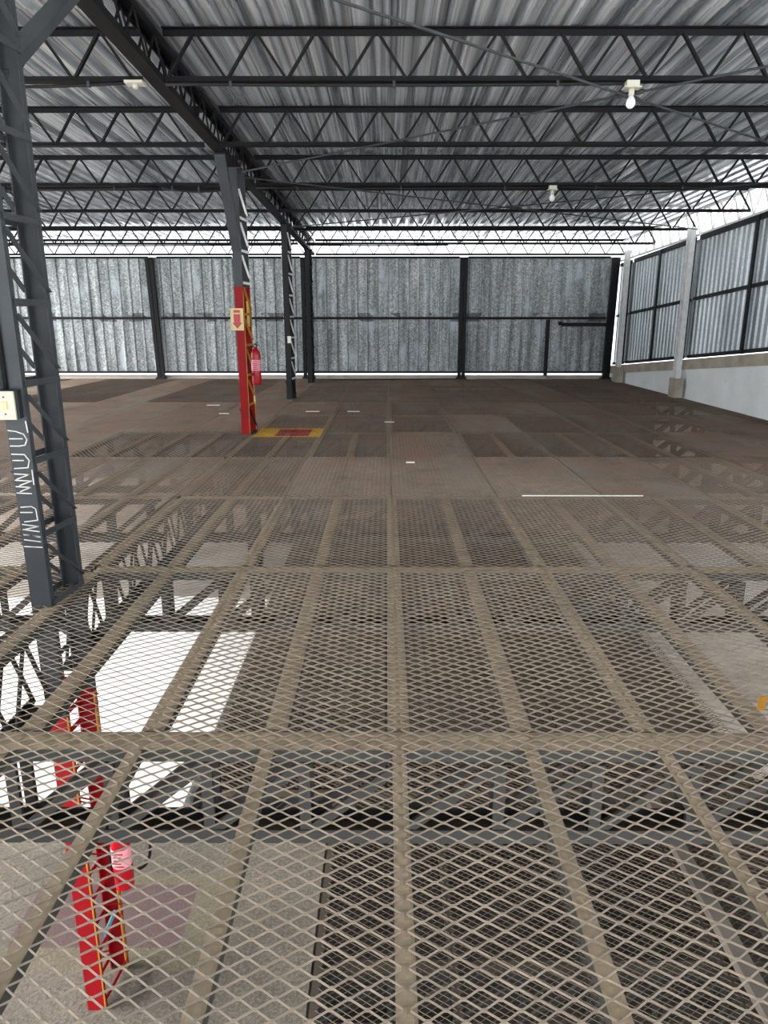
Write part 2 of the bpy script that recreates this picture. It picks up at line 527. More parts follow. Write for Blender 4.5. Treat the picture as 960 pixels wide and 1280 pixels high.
for r, y in enumerate(BEAM[1:-1]):
    xl = max(left_limit(y) - .6, -12)
    xr = min(XW - .12, .57 * y + 2.6)
    where = ['nearest the camera', 'second from the camera', 'third from the camera', 'fourth from the camera', 'fifth from the camera', 'sixth from the camera',
             'seventh from the camera', 'eighth from the camera', 'ninth from the camera', 'farthest from the camera'][r]
    floor_truss(y, GX + .1, xr, f'dark lattice truss under the mesh floor right of the columns, {where}')
    if xl < GX - .8:
        floor_truss(y, xl, GX - .1, f'dark lattice truss under the mesh floor left of the columns, {where}')

# ------------------------------------------------------------------ girder under the deck and roof girder, along the columns
def girder(name, y0, y1, zbot, ztop, node, mat, label, group, half=.055, w=.03):
    """zbot / ztop are functions of y; two planes of zigzag web"""
    t = thing(name, (GX, (y0 + y1) / 2, zbot((y0 + y1) / 2)), label, 'girder', group)
    for nm, zf, s in (('bottom_chord', zbot, 1), ('top_chord', ztop, -1)):
        mb = MB()
        mb.bar((GX, y0, zf(y0)), (GX, y1, zf(y1)), half * 2 + w, .008)
        for q in (-1, 1):
            mb.bar((GX + q * (half + w / 2 - .004), y0, zf(y0) + s * .03), (GX + q * (half + w / 2 - .004), y1, zf(y1) + s * .03), .008, .05)
        mb.build(nm, mat, t)
    n = int((y1 - y0) / node); st = (y1 - y0) / n
    for i in range(n):
        ya = y0 + i * st; ym = ya + st / 2; ye = ya + st
        for (p, q) in (((ya, zbot(ya) + .02), (ym, ztop(ym) - .02)), ((ym, ztop(ym) - .02), (ye, zbot(ye) + .02))):
            mb = MB()
            for s in (-1, 1):
                mb.bar((GX + s * half, p[0], p[1]), (GX + s * half, q[0], q[1]), .026, .012, (1, 0, 0))
            mb.build('web_member', mat, t)
    return t
COLY = [3.98, 10.4, 15.2, 19.35]
segs = [(.3, COLY[0] - .22), (COLY[0] + .22, COLY[1] - .22), (COLY[1] + .22, COLY[2] - .22), (COLY[2] + .22, COLY[3] - .22)]
names = ['in front of the nearest grey column', 'between the grey column and the red column', 'between the red column and the third column', 'between the third column and the back post']
for (a, b_), nm in zip(segs, names):
    girder('lattice_girder', a, b_, lambda y: -.62, lambda y: -.075, .42, 'under', f'dark zigzag girder under the mesh floor {nm}', 'girders under the upper floor')
def rz0(y): return zb(y) - .01
def rz1(y): return zb(y) + .36
rsegs = [(1.0, COLY[0] + 0), (COLY[0], COLY[1]), (COLY[1], COLY[2]), (COLY[2], YB - .1)]
for (a, b_), nm in zip(rsegs, ['before the nearest grey column', 'from the grey column to the red column', 'from the red column to the third column', 'from the third column to the back wall']):
    girder('roof_girder', a + .005, b_ - .005, rz0, rz1, .5, 'roofsteel', f'dark double lattice roof girder running {nm}', 'roof girders on the column line', .05, .035)

# ------------------------------------------------------------------ roof trusses
RN = .53
def roof_truss(y, xa, xb, label):
    zbt = zb(y) + .0; ztp = zb(y) + .36
    t = thing('roof_truss', ((xa + xb) / 2, y, zbt - .03), label, 'truss', 'lattice trusses under the roof sheets')
    mb = MB()
    mb.angle((xa, y, zbt - .028), (xb, y, zbt - .028), .05, .006, (0, 0, 1), 1); mb.angle((xa, y - .008, zbt - .028), (xb, y - .008, zbt - .028), .05, .006, (0, 0, 1), -1)
    mb.build('bottom_chord', 'roofsteel', t)
    mb = MB()
    mb.box(xa, xb, y - .055, y + .05, ztp + .022, ztp + .028); mb.box(xa, xb, y - .006, y + .002, ztp - .03, ztp + .0218)
    mb.build('top_chord', 'roofsteel', t)
    h = .36
    n = int((xb - xa) / RN); x0 = xa + ((xb - xa) - n * RN) / 2
    mb = MB(); mb.bar((0, 0, 0), (RN / 2 - .03, 0, h - .02), .022, .038, (0, 1, 0)); up = mb.mesh('diagonal'); up.materials.append(M['roofsteel'])
    mb = MB(); mb.bar((0, 0, 0), (RN / 2 - .03, 0, -h + .02), .022, .038, (0, 1, 0)); dn = mb.mesh('diagonal'); dn.materials.append(M['roofsteel'])
    for i in range(n):
        inst('diagonal', up, t, (x0 + i * RN + .015, y - .003, zbt + .01))
        inst('diagonal', dn, t, (x0 + (i + .5) * RN + .015, y - .003, ztp - .01))
    return t
for i, y in enumerate(ROOFY):
    wh = ['nearest of the seven', 'second from the front', 'third from the front', 'fourth from the front', 'fifth from the front', 'sixth from the front', 'over the back wall'][i]
    roof_truss(y, GX + .1, XW + .1, f'dark zigzag roof truss right of the girder, {wh}')
    roof_truss(y, max(left_limit(y) - 1.2, -12.4), GX - .1, f'dark zigzag roof truss left of the girder, {wh}')

# ------------------------------------------------------------------ roof sheets (ceiling)
def roof_sheets():
    bm = bmesh.new()
    pitch = .21; d = .068
    prof = []
    x = -15
    while x < XW + .5:
        prof += [(x, 0), (x + .105, 0), (x + .128, d), (x + .187, d)]; x += pitch
    ys = [(-6.0, 6.62, 0.0), (6.4, 13.75, .014), (13.6, YB + .25, .024)]
    for (a, b, dz) in ys:
        cur = None; A = B = None
        for (px, pz) in prof:
            lap = .004 * (int((px + 20) / 1.05) % 2)
            za = zb(a) + .392 + dz + pz + lap; zz = zb(b) + .392 + dz + pz + lap
            v0 = bm.verts.new((px, a, za)); v1 = bm.verts.new((px, b, zz))
            if A: bm.faces.new((A, v0, v1, B))
            A, B = v0, v1
    me = bpy.data.meshes.new('ceiling'); bm.to_mesh(me); bm.free(); me.materials.append(M['roof'])
    o = bpy.data.objects.new('ceiling', me); COL.objects.link(o)
    so = o.modifiers.new('thickness', 'SOLIDIFY'); so.thickness = .0015; so.offset = 1
    tag(o, kind='structure')
roof_sheets()
# dark laps between the long sheets
# ------------------------------------------------------------------ back wall
def corrugated(name, pts_fn, n, mat, depth):
    pass
def back_wall():
    bm = bmesh.new(); pitch = .29; A = B = None
    x = -12.4; prof = []
    while x < XW:
        prof += [(x, 0), (x + .205, 0), (x + .23, -.045), (x + .265, -.045)]; x += pitch
    prof = [p for p in prof if p[0] < XW - .02]
    for px, py in prof:
        v0 = bm.verts.new((px, YB + py, .17)); v1 = bm.verts.new((px, YB + py, 3.33))
        if A: bm.faces.new((A, v0, v1, B))
        A, B = v0, v1
    me = bpy.data.meshes.new('wall_back'); bm.to_mesh(me); bm.free(); me.materials.append(M['backsheet'])
    o = bpy.data.objects.new('wall_back', me); COL.objects.link(o)
    so = o.modifiers.new('thickness', 'SOLIDIFY'); so.thickness = .002
    tag(o, kind='structure')
back_wall()
struct(MB().box(-12.4, XW + .1, YB - .02, YB + .22, -.32, .1), 'trim_1', 'kerb')
POSTX = [-10.9, -6.5, -2.28, 2.15]
POSTL = ['dark steel wall post at the far left of the back wall', 'dark slightly leaning steel wall post left of the red column', 'dark steel wall post behind the roof girder end', 'dark wide steel wall post right of the middle of the back wall']
for x, l in zip(POSTX, POSTL):
    t = thing('wall_post', (x, YB - .12, 0), l, 'post', 'steel posts on the back wall')
    lean = -.09 if x == -6.5 else 0.0
    mb = MB(); mb.bar((x - .055, YB - .11, .0), (x - .055 + lean, YB - .11, 3.32), .1, .1, (0, 1, 0)); mb.bar((x + .06, YB - .11, .0), (x + .06 + lean, YB - .11, 3.32), .1, .1, (0, 1, 0))
    mb.build('shaft', 'colpost', t)
    MB().box(x - .14, x + .14, YB - .2, YB - .03, 0.002, .05).build('base_plate', 'colpost', t)
allx = [-12.3] + POSTX + [XW - .12]
bayn = ['at far left', 'behind the grey column', 'behind the red column', 'middle bay', 'right bay']
for i in range(5):
    xa, xb = allx[i] + .12, allx[i + 1] - .12
    tag(MB().box(xa, xb, YB - .1, YB - .035, 1.66, 1.73).build('wall_rail', 'colpost'), f'dark middle rail across the back wall sheets {bayn[i]}', 'rail', 'rails of the back wall')
    tag(MB().box(xa, xb, YB - .1, YB - .035, .16, .22).build('wall_rail', 'colpost'), f'dark bottom rail of the back wall {bayn[i]}', 'rail', 'rails of the back wall')
    tag(MB().box(xa, xb, YB - .1, YB - .035, 3.29, 3.35).build('wall_rail', 'colpost'), f'dark top rail of the back wall {bayn[i]}', 'rail', 'rails of the back wall')
tag(MB().box(4.52, 4.62, YB - .16, YB - .105, .1, 1.655).build('gate_jamb', 'colpost'), 'dark short upright under the middle rail in the right bay', 'post')
t = thing('sliding_bar', (5.7, YB - .17, 1.5), 'dark steel locking bar below the middle rail at the right corner', 'bar')
MB().box(4.95, 6.28, YB - .2, YB - .12, 1.47, 1.57).build('bar', 'colpost', t)
MB().box(4.86, 4.94, YB - .19, YB - .11, 1.5, 1.6).build('hook', 'black', t)
t = thing('wall_post', (XW - .12, YB - .25, 0), 'dark crooked corner post where the back and right walls meet', 'post', 'steel posts on the back wall')
MB().bar((XW - .16, YB - .2, 0), (XW - .12, YB - .2, 3.3), .2, .12, (0, 1, 0)).build('shaft', 'black', t)
MB().box(XW - .3, XW - .03, YB - .3, YB - .1, .002, .06).build('base_plate', 'colpost', t)
for (x, sx) in ((2.32, .28), (-2.0, .3), (4.6, .12)):
    tag(MB().box(x, x + sx, YB - .34, YB - .22, .0135, .1).build('timber_block', 'ledge'), {2.32: 'small pale block at the foot of the wide wall post', -2.0: 'pale timber offcut beside the post behind the girder end', 4.6: 'small pale block under the short upright at the right'}[x], 'block')

# ------------------------------------------------------------------ right wall
def zbot(y): return 1.16 - .085 * (y - 12)
def zmid(y): return 2.28 - .062 * (y - 12)
def ztop(y): return 3.39 - .034 * (y - 12)
YR0 = 7.0
def right_wall():
    bm = bmesh.new(); pitch = .2; A = B = None; y = YR0; prof = []
    while y < YB:
        prof += [(y, 0), (y + .1, 0), (y + .12, -.03), (y + .18, -.03)]; y += pitch
    for py, px in prof:
        if py > YB - .03: break
        v0 = bm.verts.new((XW + .12 + px, py, zbot(py))); v1 = bm.verts.new((XW + .12 + px, py, ztop(py)))
        if A: bm.faces.new((A, v0, v1, B))
        A, B = v0, v1
    me = bpy.data.meshes.new('wall_right'); bm.to_mesh(me); bm.free(); me.materials.append(M['rightsheet'])
    o = bpy.data.objects.new('wall_right', me); COL.objects.link(o)
    so = o.modifiers.new('thickness', 'SOLIDIFY'); so.thickness = .002
    tag(o, kind='structure')
right_wall()
def slope_slab(y0, y1, z0f, z1f, x0, x1, name, mat):
    mb = MB(); bm = mb.bm
    v = [bm.verts.new((x, y, zf(y))) for x in (x0, x1) for y in (y0, y1) for zf in (z0f, z1f)]
    for f in ((0, 1, 3, 2), (4, 6, 7, 5), (0, 4, 5, 1), (2, 3, 7, 6), (0, 2, 6, 4), (1, 5, 7, 3)): bm.faces.new([v[i] for i in f])
    return mb
struct(slope_slab(YR0, YB, lambda y: -.5, lambda y: zbot(y) - .26, XW, XW + .3, '', ''), 'wall_right_base', 'whitewash')
struct(slope_slab(YR0, YB, lambda y: zbot(y) - .2599, lambda y: zbot(y) - .05, XW - .05, XW + .3, '', ''), 'trim_2', 'ledge')
RC = [10.35, 15.5, 19.46]
def rail_right(zf, nm, y0, y1, lab, w=.05):
    mb = slope_slab(y0, y1, lambda y: zf(y) - w / 2, lambda y: zf(y) + w / 2, XW + .0, XW + .06, '', '')
    tag(mb.build('wall_rail', 'colpost'), lab, 'rail', 'rails of the right wall')
bay = [(YR0, RC[0] - .02, 'at its near end'), (RC[0] + .02, RC[1] - .02, 'right of the larger silver column'), (RC[1] + .24, RC[2] - .02, 'between the two silver columns'), (RC[2] + .24, YB - .2, 'beyond the farther silver column')]
for a, b_, w in bay:
    rail_right(ztop, 'top', a, b_, f'dark top rail of the right wall sheets {w}', .09)
    rail_right(zmid, 'mid', a, b_, f'dark middle rail of the right wall sheets {w}', .06)
    rail_right(lambda y: zbot(y) + .01, 'bot', a, b_, f'dark bottom rail of the right wall sheets {w}', .07)
for y, l, w in ((13.1, 'dark upright on the bright sheets right of the larger silver column', .1), (15.72, 'dark upright just beyond the larger silver column', .2), (17.55, 'dark upright midway between the two silver columns', .09), (19.65, 'dark upright just beyond the farther silver column', .16), (8.9, 'dark upright on the near part of the right wall', .1)):
    tag(MB().box(XW - .03, XW - .002, y - w / 2, y + w / 2, zbot(y) - .03, ztop(y) + .03).build('wall_stud', 'black'), l, 'upright', 'dark uprights of the right wall')

# lattice columns on the right wall (silver)
def silver_column(y, label):
    x = XW - .17
    t = thing('lattice_column', (x, y, 0), label, 'column', 'silver lattice columns on the right wall')
    top = zb(y) - .03
    for s in (-1, 1):
        MB().box(x - .05, x + .05, y + s * .09 - .02, y + s * .09 + .02, .001, top).build('chord', 'silver', t)
    n = int(top / .34); st = top / n
    for i in range(n):
        for sx in (-1, 1):
            MB().bar((x + sx * .046, y - .085, i * st + .01), (x + sx * .046, y + .085, (i + 1) * st - .01), .01, .028, (1, 0, 0)).build('lacing_bar', 'silver', t)
    MB().box(x - .08, x + .1, y - .17, y + .17, .0005, .42).build('concrete_foot', 'ledge', t)
silver_column(RC[1], 'larger silver lattice column standing on the right wall base')
silver_column(RC[2], 'smaller silver lattice column near the back corner of the right wall')
# silver lattice along the top of the right wall
def eave(y0, y1, label):
    x = XW + .03
    t = thing('eaves_girder', (x, (y0 + y1) / 2, ztop((y0 + y1) / 2)), label, 'girder', 'silver eaves girders')
    za = lambda y: max(ztop(y) + .07, zb(y) - .17)
    zc = lambda y: zb(y) + .33
    MB().bar((x, y0, za(y0)), (x, y1, za(y1)), .05, .04).build('bottom_chord', 'silver', t)
    MB().bar((x, y0, zc(y0)), (x, y1, zc(y1)), .05, .04).build('top_chord', 'silver', t)
    n = max(1, int((y1 - y0) / .5)); st = (y1 - y0) / n
    for i in range(n):
        a = y0 + i * st
        MB().bar((x, a, za(a)), (x, a + st / 2, zc(a + st / 2)), .03, .035, (1, 0, 0)).build('web_member', 'silver', t)
        MB().bar((x, a + st / 2, zc(a + st / 2)), (x, a + st, za(a + st)), .03, .035, (1, 0, 0)).build('web_member', 'silver', t)
eave(YR0, RC[1] - .01, 'silver zigzag eaves girder above the right wall, nearer length')
eave(RC[1] + .05, YB - .05, 'silver zigzag eaves girder above the right wall, farther length by the back corner')

# ------------------------------------------------------------------ columns
GX0 = GX
def column(y, label, bot_mat, mid_mat, top_mat, zred0, zred1, lace, top, group='lattice columns along the girder', dx=0.0):
    GX = GX0 + dx; hw = .058
    t = thing('lattice_column', (GX, y, -3.0), label, 'column', group)
    for s in (-1, 1):
        yc = y + s * .155; GX = (GX0 + dx) + (.035 if s > 0 else 0)
        def chan(z0, z1):
            mb = MB()
            mb.box(GX - hw, GX + hw, yc + (-.03 if s < 0 else .022), yc + (-.022 if s < 0 else .03), z0, z1)
            for q in (-1, 1):
                mb.box(GX + q * hw - (.008 if q > 0 else 0), GX + q * hw + (0 if q > 0 else .008), yc + (-.0219 if s < 0 else -.018), yc + (.016 if s < 0 else .0219), z0, z1)
            return mb
        spans = [(-2.999, zred0, bot_mat), (zred0, zred1, mid_mat), (zred1, top, top_mat)]
        for a, b, m in spans:
            if b - a > .01:
                o = chan(a, b - .0005).build('chord', m, t)
                if m == 'red': o['label'] = 'red painted length of the column'
    GX = GX0 + dx + .0175; st = .42; z = -2.95; i = 0
    while z + st < top:
        m = lace[0] if (z < zred0) else (lace[1] if z < zred1 - .1 else lace[2])
        for q in (-1, 1):
            x = GX + q * .066
            MB().bar((x - .0175, y - .165, z + .03), (x + .0175, y + .165, z + .03), .006, .035, (0, 0, 1)).build('lacing_bar', m, t)
            MB().bar((x - .0175, y - .165, z + st - .03), (x + .0175, y + .165, z + .09), .006, .03, (1, 0, 0)).build('lacing_bar', m, t)
        z += st; i += 1
    MB().box(GX - .1, GX + .1, y - .2, y + .2, top, top + .012).build('cap_plate', top_mat, t)
    return t
def edge_strips(t, y, z0, z1):
    for s in (-1, 1):
        yc = y + s * .155; xo = .035 if s > 0 else 0
        MB().box(GX + .0585 + xo, GX + .066 + xo, yc - .03, yc - .018 if s < 0 else yc + .0, z0, z1).build('edge_stripe', 'yellow', t)['label'] = 'yellow painted edge'
c1 = column(COLY[0], 'nearest tall grey lattice column with light switch and chalk marks', 'red', 'column', 'column', -.72, -.7, ('red', 'column', 'column'), zb(COLY[0]) - .03, dx=.05)
GX = GX0 + .05
edge_strips(c1, COLY[0], -2.99, -.72)
GX = GX0
c2 = column(COLY[1], 'lattice column painted red at its foot, with fire extinguisher and arrow sign', 'colpost', 'red', 'column', 0.0, 2.07, ('colpost', 'yellow', 'silver'), zb(COLY[1]) - .03)  # upper lacing coloured silver for light reflecting off the bars
edge_strips(c2, COLY[1], .01, 2.0)
c3 = column(COLY[2], 'dark lattice column with small white tag, behind the red column', 'colpost', 'colpost', 'colpost', 0.0, .01, ('colpost', 'silver', 'silver'), zb(COLY[2]) - .03)
c4 = column(COLY[3], 'slim dark lattice column nearest the back wall', 'colpost', 'colpost', 'colpost', 0.0, .01, ('colpost', 'colpost', 'colpost'), zb(COLY[3]) - .03)
# knee braces
for ct, y, ya, yb_, za in ((c1, COLY[0], COLY[0] + .18, COLY[0] + 1.32, 2.85), (c2, COLY[1], COLY[1] - .18, COLY[1] - .95, 2.55)):
    MB().bar((GX + .005, ya, za), (GX + .005, yb_, zb(yb_) - .03), .13, .05, (0, 0, 1)).build('knee_brace', 'column', ct)
# chalk scribbles on the nearest column
GX = GX0 + .05
yf = COLY[0] - .155 - .0305
def chalk():
    mb = MB()
    strokes = []
    def st(*p): strokes.append(p)
    # sideways letters in chalk: loops and bars down the column face
    z = 1.03
    st((-.052, z), (-.01, z - .005), (.03, z - .02), (.045, z - .05), (.03, z - .08), (-.0, z - .085)); st((-.05, z - .045), (.02, z - .045)); st((-.05, z - .085), (.0, z - .085))
    z = .90
    st((-.05, z), (.02, z - .002), (.042, z - .035), (.03, z - .075), (-.045, z - .08)); st((-.048, z - .035), (.01, z - .035))
    z = .79
    for k in range(4): st((-.05, z - .036 * k), (.03, z - .004 - .036 * k))
    st((.03, z - .004), (-.04, z - .03)); st((.04, z - .04), (-.03, z - .066)); st((.03, z - .076), (-.03, z - .1)); st((.05, z + .02), (.05, z - .06))
    z = .60
    st((-.04, z), (.02, z + .004), (.042, z - .01), (.045, z - .075), (-.03, z - .085)); st((-.045, z - .03), (.02, z - .03))
    z = .50
    for k in range(4): st((-.045, z - .03 * k), (.045, z - .012 - .03 * k))
    st((.045, z - .012), (-.04, z - .03)); st((.045, z - .075), (-.03, z - .06)); st((-.05, z - .13), (.05, z - .135))
    st((.05, 1.08), (.055, 1.02))
    for s in strokes:
        for a, b in zip(s, s[1:]):
            d = Vector((b[0] - a[0], 0, b[1] - a[1])).normalized() * .002
            mb.bar(Vector((GX + a[0], yf - .001, a[1])) - d, Vector((GX + b[0], yf - .001, b[1])) + d, .0058, .0015, (0, 1, 0))
    mb.build('chalk_marks', 'chalk', c1)['label'] = 'white chalk scribbles'
chalk()
# switch box and conduit on the nearest column
t = thing('light_switch', (GX - .075, yf - .03, 1.17), 'white light switch box on the nearest grey column', 'switch')
MB().box(GX - .065, GX + .045, yf - .04, yf - .001, 1.10, 1.25).build('box', 'colpost', t)
pl_ = MB().box(GX - .075, GX + .03, yf - .052, yf - .0402, 1.095, 1.245).build('cover_plate', 'white', t)
MB().box(GX - .035, GX - .01, yf - .056, yf - .0522, 1.15, 1.19).build('toggle', 'cream', pl_)
for sgn in (1.125, 1.215): MB().box(GX - .028, GX - .02, yf - .0535, yf - .0522, sgn - .004, sgn + .004).build('screw', 'ink', pl_)
t = thing('conduit', (GX - .05, yf - .014, 1.25), 'grey conduit running up the nearest grey column to its switch', 'conduit')
MB().tube([(GX - .045, yf - .013, 1.2515), (GX - .045, yf - .013, 3.6)], .012).build('pipe', 'column', t, True)
MB().box(GX - .085, GX - .005, yf - .027, yf - .001, 1.93, 1.955).build('clip', 'white', t)
MB().tube([(GX - .02, yf - .008, 1.2515), (GX - .02, yf - .008, 3.55)], .006).build('cable', 'black', t, True)

# arrow sign
GX = GX0
yf2 = COLY[1] - .155 - .031
t = thing('arrow_sign', (GX - .01, yf2, 1.5), 'cream sign with a red down arrow on the red column', 'sign')
sx, sz = GX - .035, 1.63
pl_ = MB().box(sx - .095, sx + .085, yf2 - .008, yf2 - .001, sz - .15, sz + .15).build('plate', 'cream', t)
MB().prism([(sx - .05, sz + .07), (sx - .05, sz - .045), (sx - .075, sz - .045), (sx - .005, sz - .125), (sx + .065, sz - .045), (sx + .04, sz - .045), (sx + .04, sz + .07)], yf2 - .0105, yf2 - .0082).build('arrow', 'redext', pl_)
MB().box(sx - .05, sx + .04, yf2 - .0105, yf2 - .0082, sz + .09, sz + .125).build('bar', 'redext', pl_)
t = thing('side_sign', (GX + .08, COLY[1], 1.55), 'narrow yellow sign seen edge on beside the arrow sign', 'sign')
MB().box(GX + .073, GX + .079, COLY[1] - .05, COLY[1] + .2, 1.53, 1.88).build('plate', 'signyellow', t)
# fire extinguisher
def extinguisher(c, label, s=1.0):
    x, y, z = c
    t = thing('fire_extinguisher', c, label, 'fire extinguisher')
    MB().lathe([(.055 * s, 0), (.064 * s, .01), (.066 * s, .03), (.066 * s, .40 * s), (.058 * s, .44 * s), (.035 * s, .475 * s), (.022 * s, .485 * s), (.022 * s, .5 * s)], c).build('cylinder', 'redext', t, True)
    MB().lathe([(.0667 * s, .19 * s), (.0672 * s, .192 * s), (.0672 * s, .335 * s), (.0667 * s, .337 * s)], c).build('label_band', 'pinklabel', t, True)['label'] = 'pale printed label'
    lb = MB()
    for k in range(5): lb.box(x - .035, x + (.02 if k % 2 else .035), y - .0685 * s, y - .0668 * s, z + (.21 + .025 * k) * s, z + (.217 + .025 * k) * s)
    lb.build('print_lines', 'red', t)
    vl = MB().lathe([(.018 * s, .5 * s), (.02 * s, .51 * s), (.02 * s, .54 * s), (.012 * s, .55 * s)], c).build('valve', 'cable', t, True)
    MB().bar((x - .01, y, z + .55 * s), (x + .055, y, z + .575 * s), .02, .008).bar((x - .005, y, z + .535 * s), (x + .06, y, z + .53 * s), .02, .008).build('handle', 'black', vl)
    MB().lathe([(.014, .515 * s), (.014, .53 * s)], (x + .0, y - .028, z)).build('gauge', 'white', vl)
    pts = [(x - .02 * s, y, z + .52 * s), (x - .07 * s, y - .01, z + .5 * s), (x - .088 * s, y - .01, z + .4 * s), (x - .083 * s, y - .01, z + .25 * s), (x - .078 * s, y - .01, z + .15 * s)]
    MB().tube(pts, .008).build('hose', 'black', t, True)
    return t
extinguisher((GX + .155, COLY[1] + .04, .71), 'red fire extinguisher hanging on the upper red column', 1.06)
MB_ = thing('inspection_tag', (GX + .09, COLY[1] + .1, .42), 'small yellowish paper tag hanging under the fire extinguisher', 'tag')
MB().box(GX + .085, GX + .11, COLY[1] + .1, COLY[1] + .103, .42, .54).build('card', 'cream', MB_)
MB().bar((GX + .097, COLY[1] + .1015, .5405), (GX + .09, COLY[1] + .1015, .705), .003, .003).build('string', 'paper', MB_)
tag(MB().box(GX + .0, GX + .075, COLY[2] - .1925, COLY[2] - .1855, 1.17, 1.31).build('wall_tag', 'paper'), 'small white tag on the third dark column', 'tag')

GX = GX0 + .05
# lower extinguisher, hose loop, teal clamp on the nearest column at ground level
extinguisher((GX + .17, COLY[0] + .1, -2.22), 'red fire extinguisher seen through the mesh on the lower column', 1.0)
pts = [(GX + .25 + .1 * math.sin(a), COLY[0] + .16, -1.93 + .2 * math.cos(a)) for a in [i * PI / 14 for i in range(0, 15)]]
tag(MB().tube(pts, .011).build('hose', 'black', None, True, (GX + .25, COLY[0] + .16, -2.13)), 'black hose loop beside the lower fire extinguisher', 'hose')
tag(MB().box(GX + .073, GX + .085, COLY[0] - .1, COLY[0] + .09, -2.46, -2.42).build('clamp', 'teal', None, False), 'teal strip across the lower red column', 'clamp')

GX = GX0
# ------------------------------------------------------------------ bulbs, conduits, tie rods
def bulb(x, y, z, label, cage=False):
    t = thing('light_bulb', (x, y, z), label, 'light bulb', 'bare bulbs on the roof trusses')
    MB().box(x - .055, x + .055, y - .04, y + .04, z - .004, z + .045).build('junction_box', 'white', t)
    MB().box(x - .075, x + .075, y - .05, y + .05, z - .012, z - .0045).build('base', 'white', t)
    MB().lathe([(.02, -.07), (.024, -.065), (.024, -.02), (.018, -.0125)], (x, y, z)).build('lamp_holder', 'white', t, True)
    MB().lathe([(.004, -.172), (.02, -.168), (.036, -.15), (.042, -.128), (.038, -.105), (.024, -.08), (.02, -.071)], (x, y, z)).build('bulb', 'bulb', t, True)
    if cage:
        MB().lathe([(.06, -.15), (.075, -.14), (.075, -.05), (.06, -.04)], (x, y, z)).build('shade', 'white', t, True) if False else None
bulb(2.16, ROOFY[0] - .03, zb(7) - .075, 'bare white bulb under the nearest roof truss')
bulb(2.47, ROOFY[2] - .03, zb(11.4) - .075, 'bare white bulb under the third roof truss')
t = thing('lamp_base', (-2.2, ROOFY[0] - .11, zb(7) - .05), 'small empty white lamp base where girder meets nearest roof truss', 'lamp base')
MB().box(-2.3, -2.14, ROOFY[0] - .08, ROOFY[0] + .04, zb(7) - .05, zb(7) - .0285).build('base', 'white', t)
MB().lathe([(.022, -.08), (.022, -.0505)], (-2.22, ROOFY[0] - .02, zb(7))).build('lamp_holder', 'white', t)
def sag(a, b, s, n=14):
    a, b = Vector(a), Vector(b)
    return [a.lerp(b, i / n) + Vector((0, 0, -s * (1 - (2 * i / n - 1) ** 2))) for i in range(n + 1)]
def wire(pts, r, label, name='cable', mat='black', cat='cable', group=None):
    o = tag(MB().tube(pts, r, 6).build(name, mat, None, True, tuple(pts[0])), label, cat, group)
    if pts[0][2] < 1: return
    for f in (.12, .5, .88):
        p = Vector(pts[int(round(f * (len(pts) - 1)))])
        MB().box(p.x - .012, p.x + .012, p.y - r - .004, p.y + r + .004, p.z - r - .003, zb(p.y) - .0265).build('clip', 'cable', o)
wire(sag((-1.95, 6.97, zb(7) - .046), (2.08, 6.97, zb(7) - .046), .012), .016, 'black conduit under the nearest roof truss leading to the bulb', 'conduit', 'black', 'conduit')
wire(sag((-4.6, 6.97, zb(7) - .0405), (-2.3, 6.97, zb(7) - .0405), .03), .014, 'black cable under the nearest roof truss left of the girder', 'cable')
wire(sag((-1.95, 11.39, zb(11.4) - .048), (2.38, 11.39, zb(11.4) - .048), .012), .018, 'black conduit under the third roof truss leading to the bulb', 'conduit', 'black', 'conduit')
wire(sag((2.6, 11.39, zb(11.4) - .0405), (6.2, 11.39, zb(11.4) - .0405), .012), .014, 'black cable under the third roof truss right of the bulb', 'cable')
wire(sag((-8.0, 11.39, zb(11.4) - .0485), (-3.4, 11.39, zb(11.4) - .0485), .03), .022, 'thick black cable under the third roof truss left of the girder', 'cable')
wire(sag((-3.35, 11.39, zb(11.4) - .05), (-2.25, 11.39, zb(11.4) - .05), .05), .02, 'short drooping black cable end beside the girder at the third truss', 'cable')
wire(sag((-11.0, 18.16, zb(18.2) - .0425), (-2.3, 18.16, zb(18.2) - .0425), .012), .016, 'thin black cable under the sixth roof truss left of the girder', 'cable')
wire(sag((-1.9, 18.16, zb(18.2) - .0425), (1.5, 18.16, zb(18.2) - .0425), .012), .016, 'thin black cable under the sixth roof truss right of the girder', 'cable')
def rod(a, b, label):
    t = thing('tie_rod', a, label, 'tie rod', 'diagonal tie rods under the roof')
    a, b = Vector(a), Vector(b); MB().tube([a, b], .011, 6).build('rod', 'cable', t, True)
    m = a.lerp(b, .5); d = (b - a).normalized() * .12
    MB().tube([m - d, m + d], .02, 6).build('turnbuckle', 'cable', t, True)
rod((GX + .1, 3.95, 3.6), (XW - .1, 10.3, 3.52), 'thin tie rod descending to the right in front of the nearest truss')
rod((GX + .1, 10.35, 3.55), (XW - .1, 3.9, 3.62), 'thin tie rod rising to the right from the red column head')
rod((GX + .1, 10.45, 3.5), (XW - .1, 15.4, 3.42), 'thin far tie rod descending to the right behind the red column')
rod((GX + .1, 15.2, 3.44), (XW - .1, 10.4, 3.52), 'thin far tie rod rising to the right from the third column')

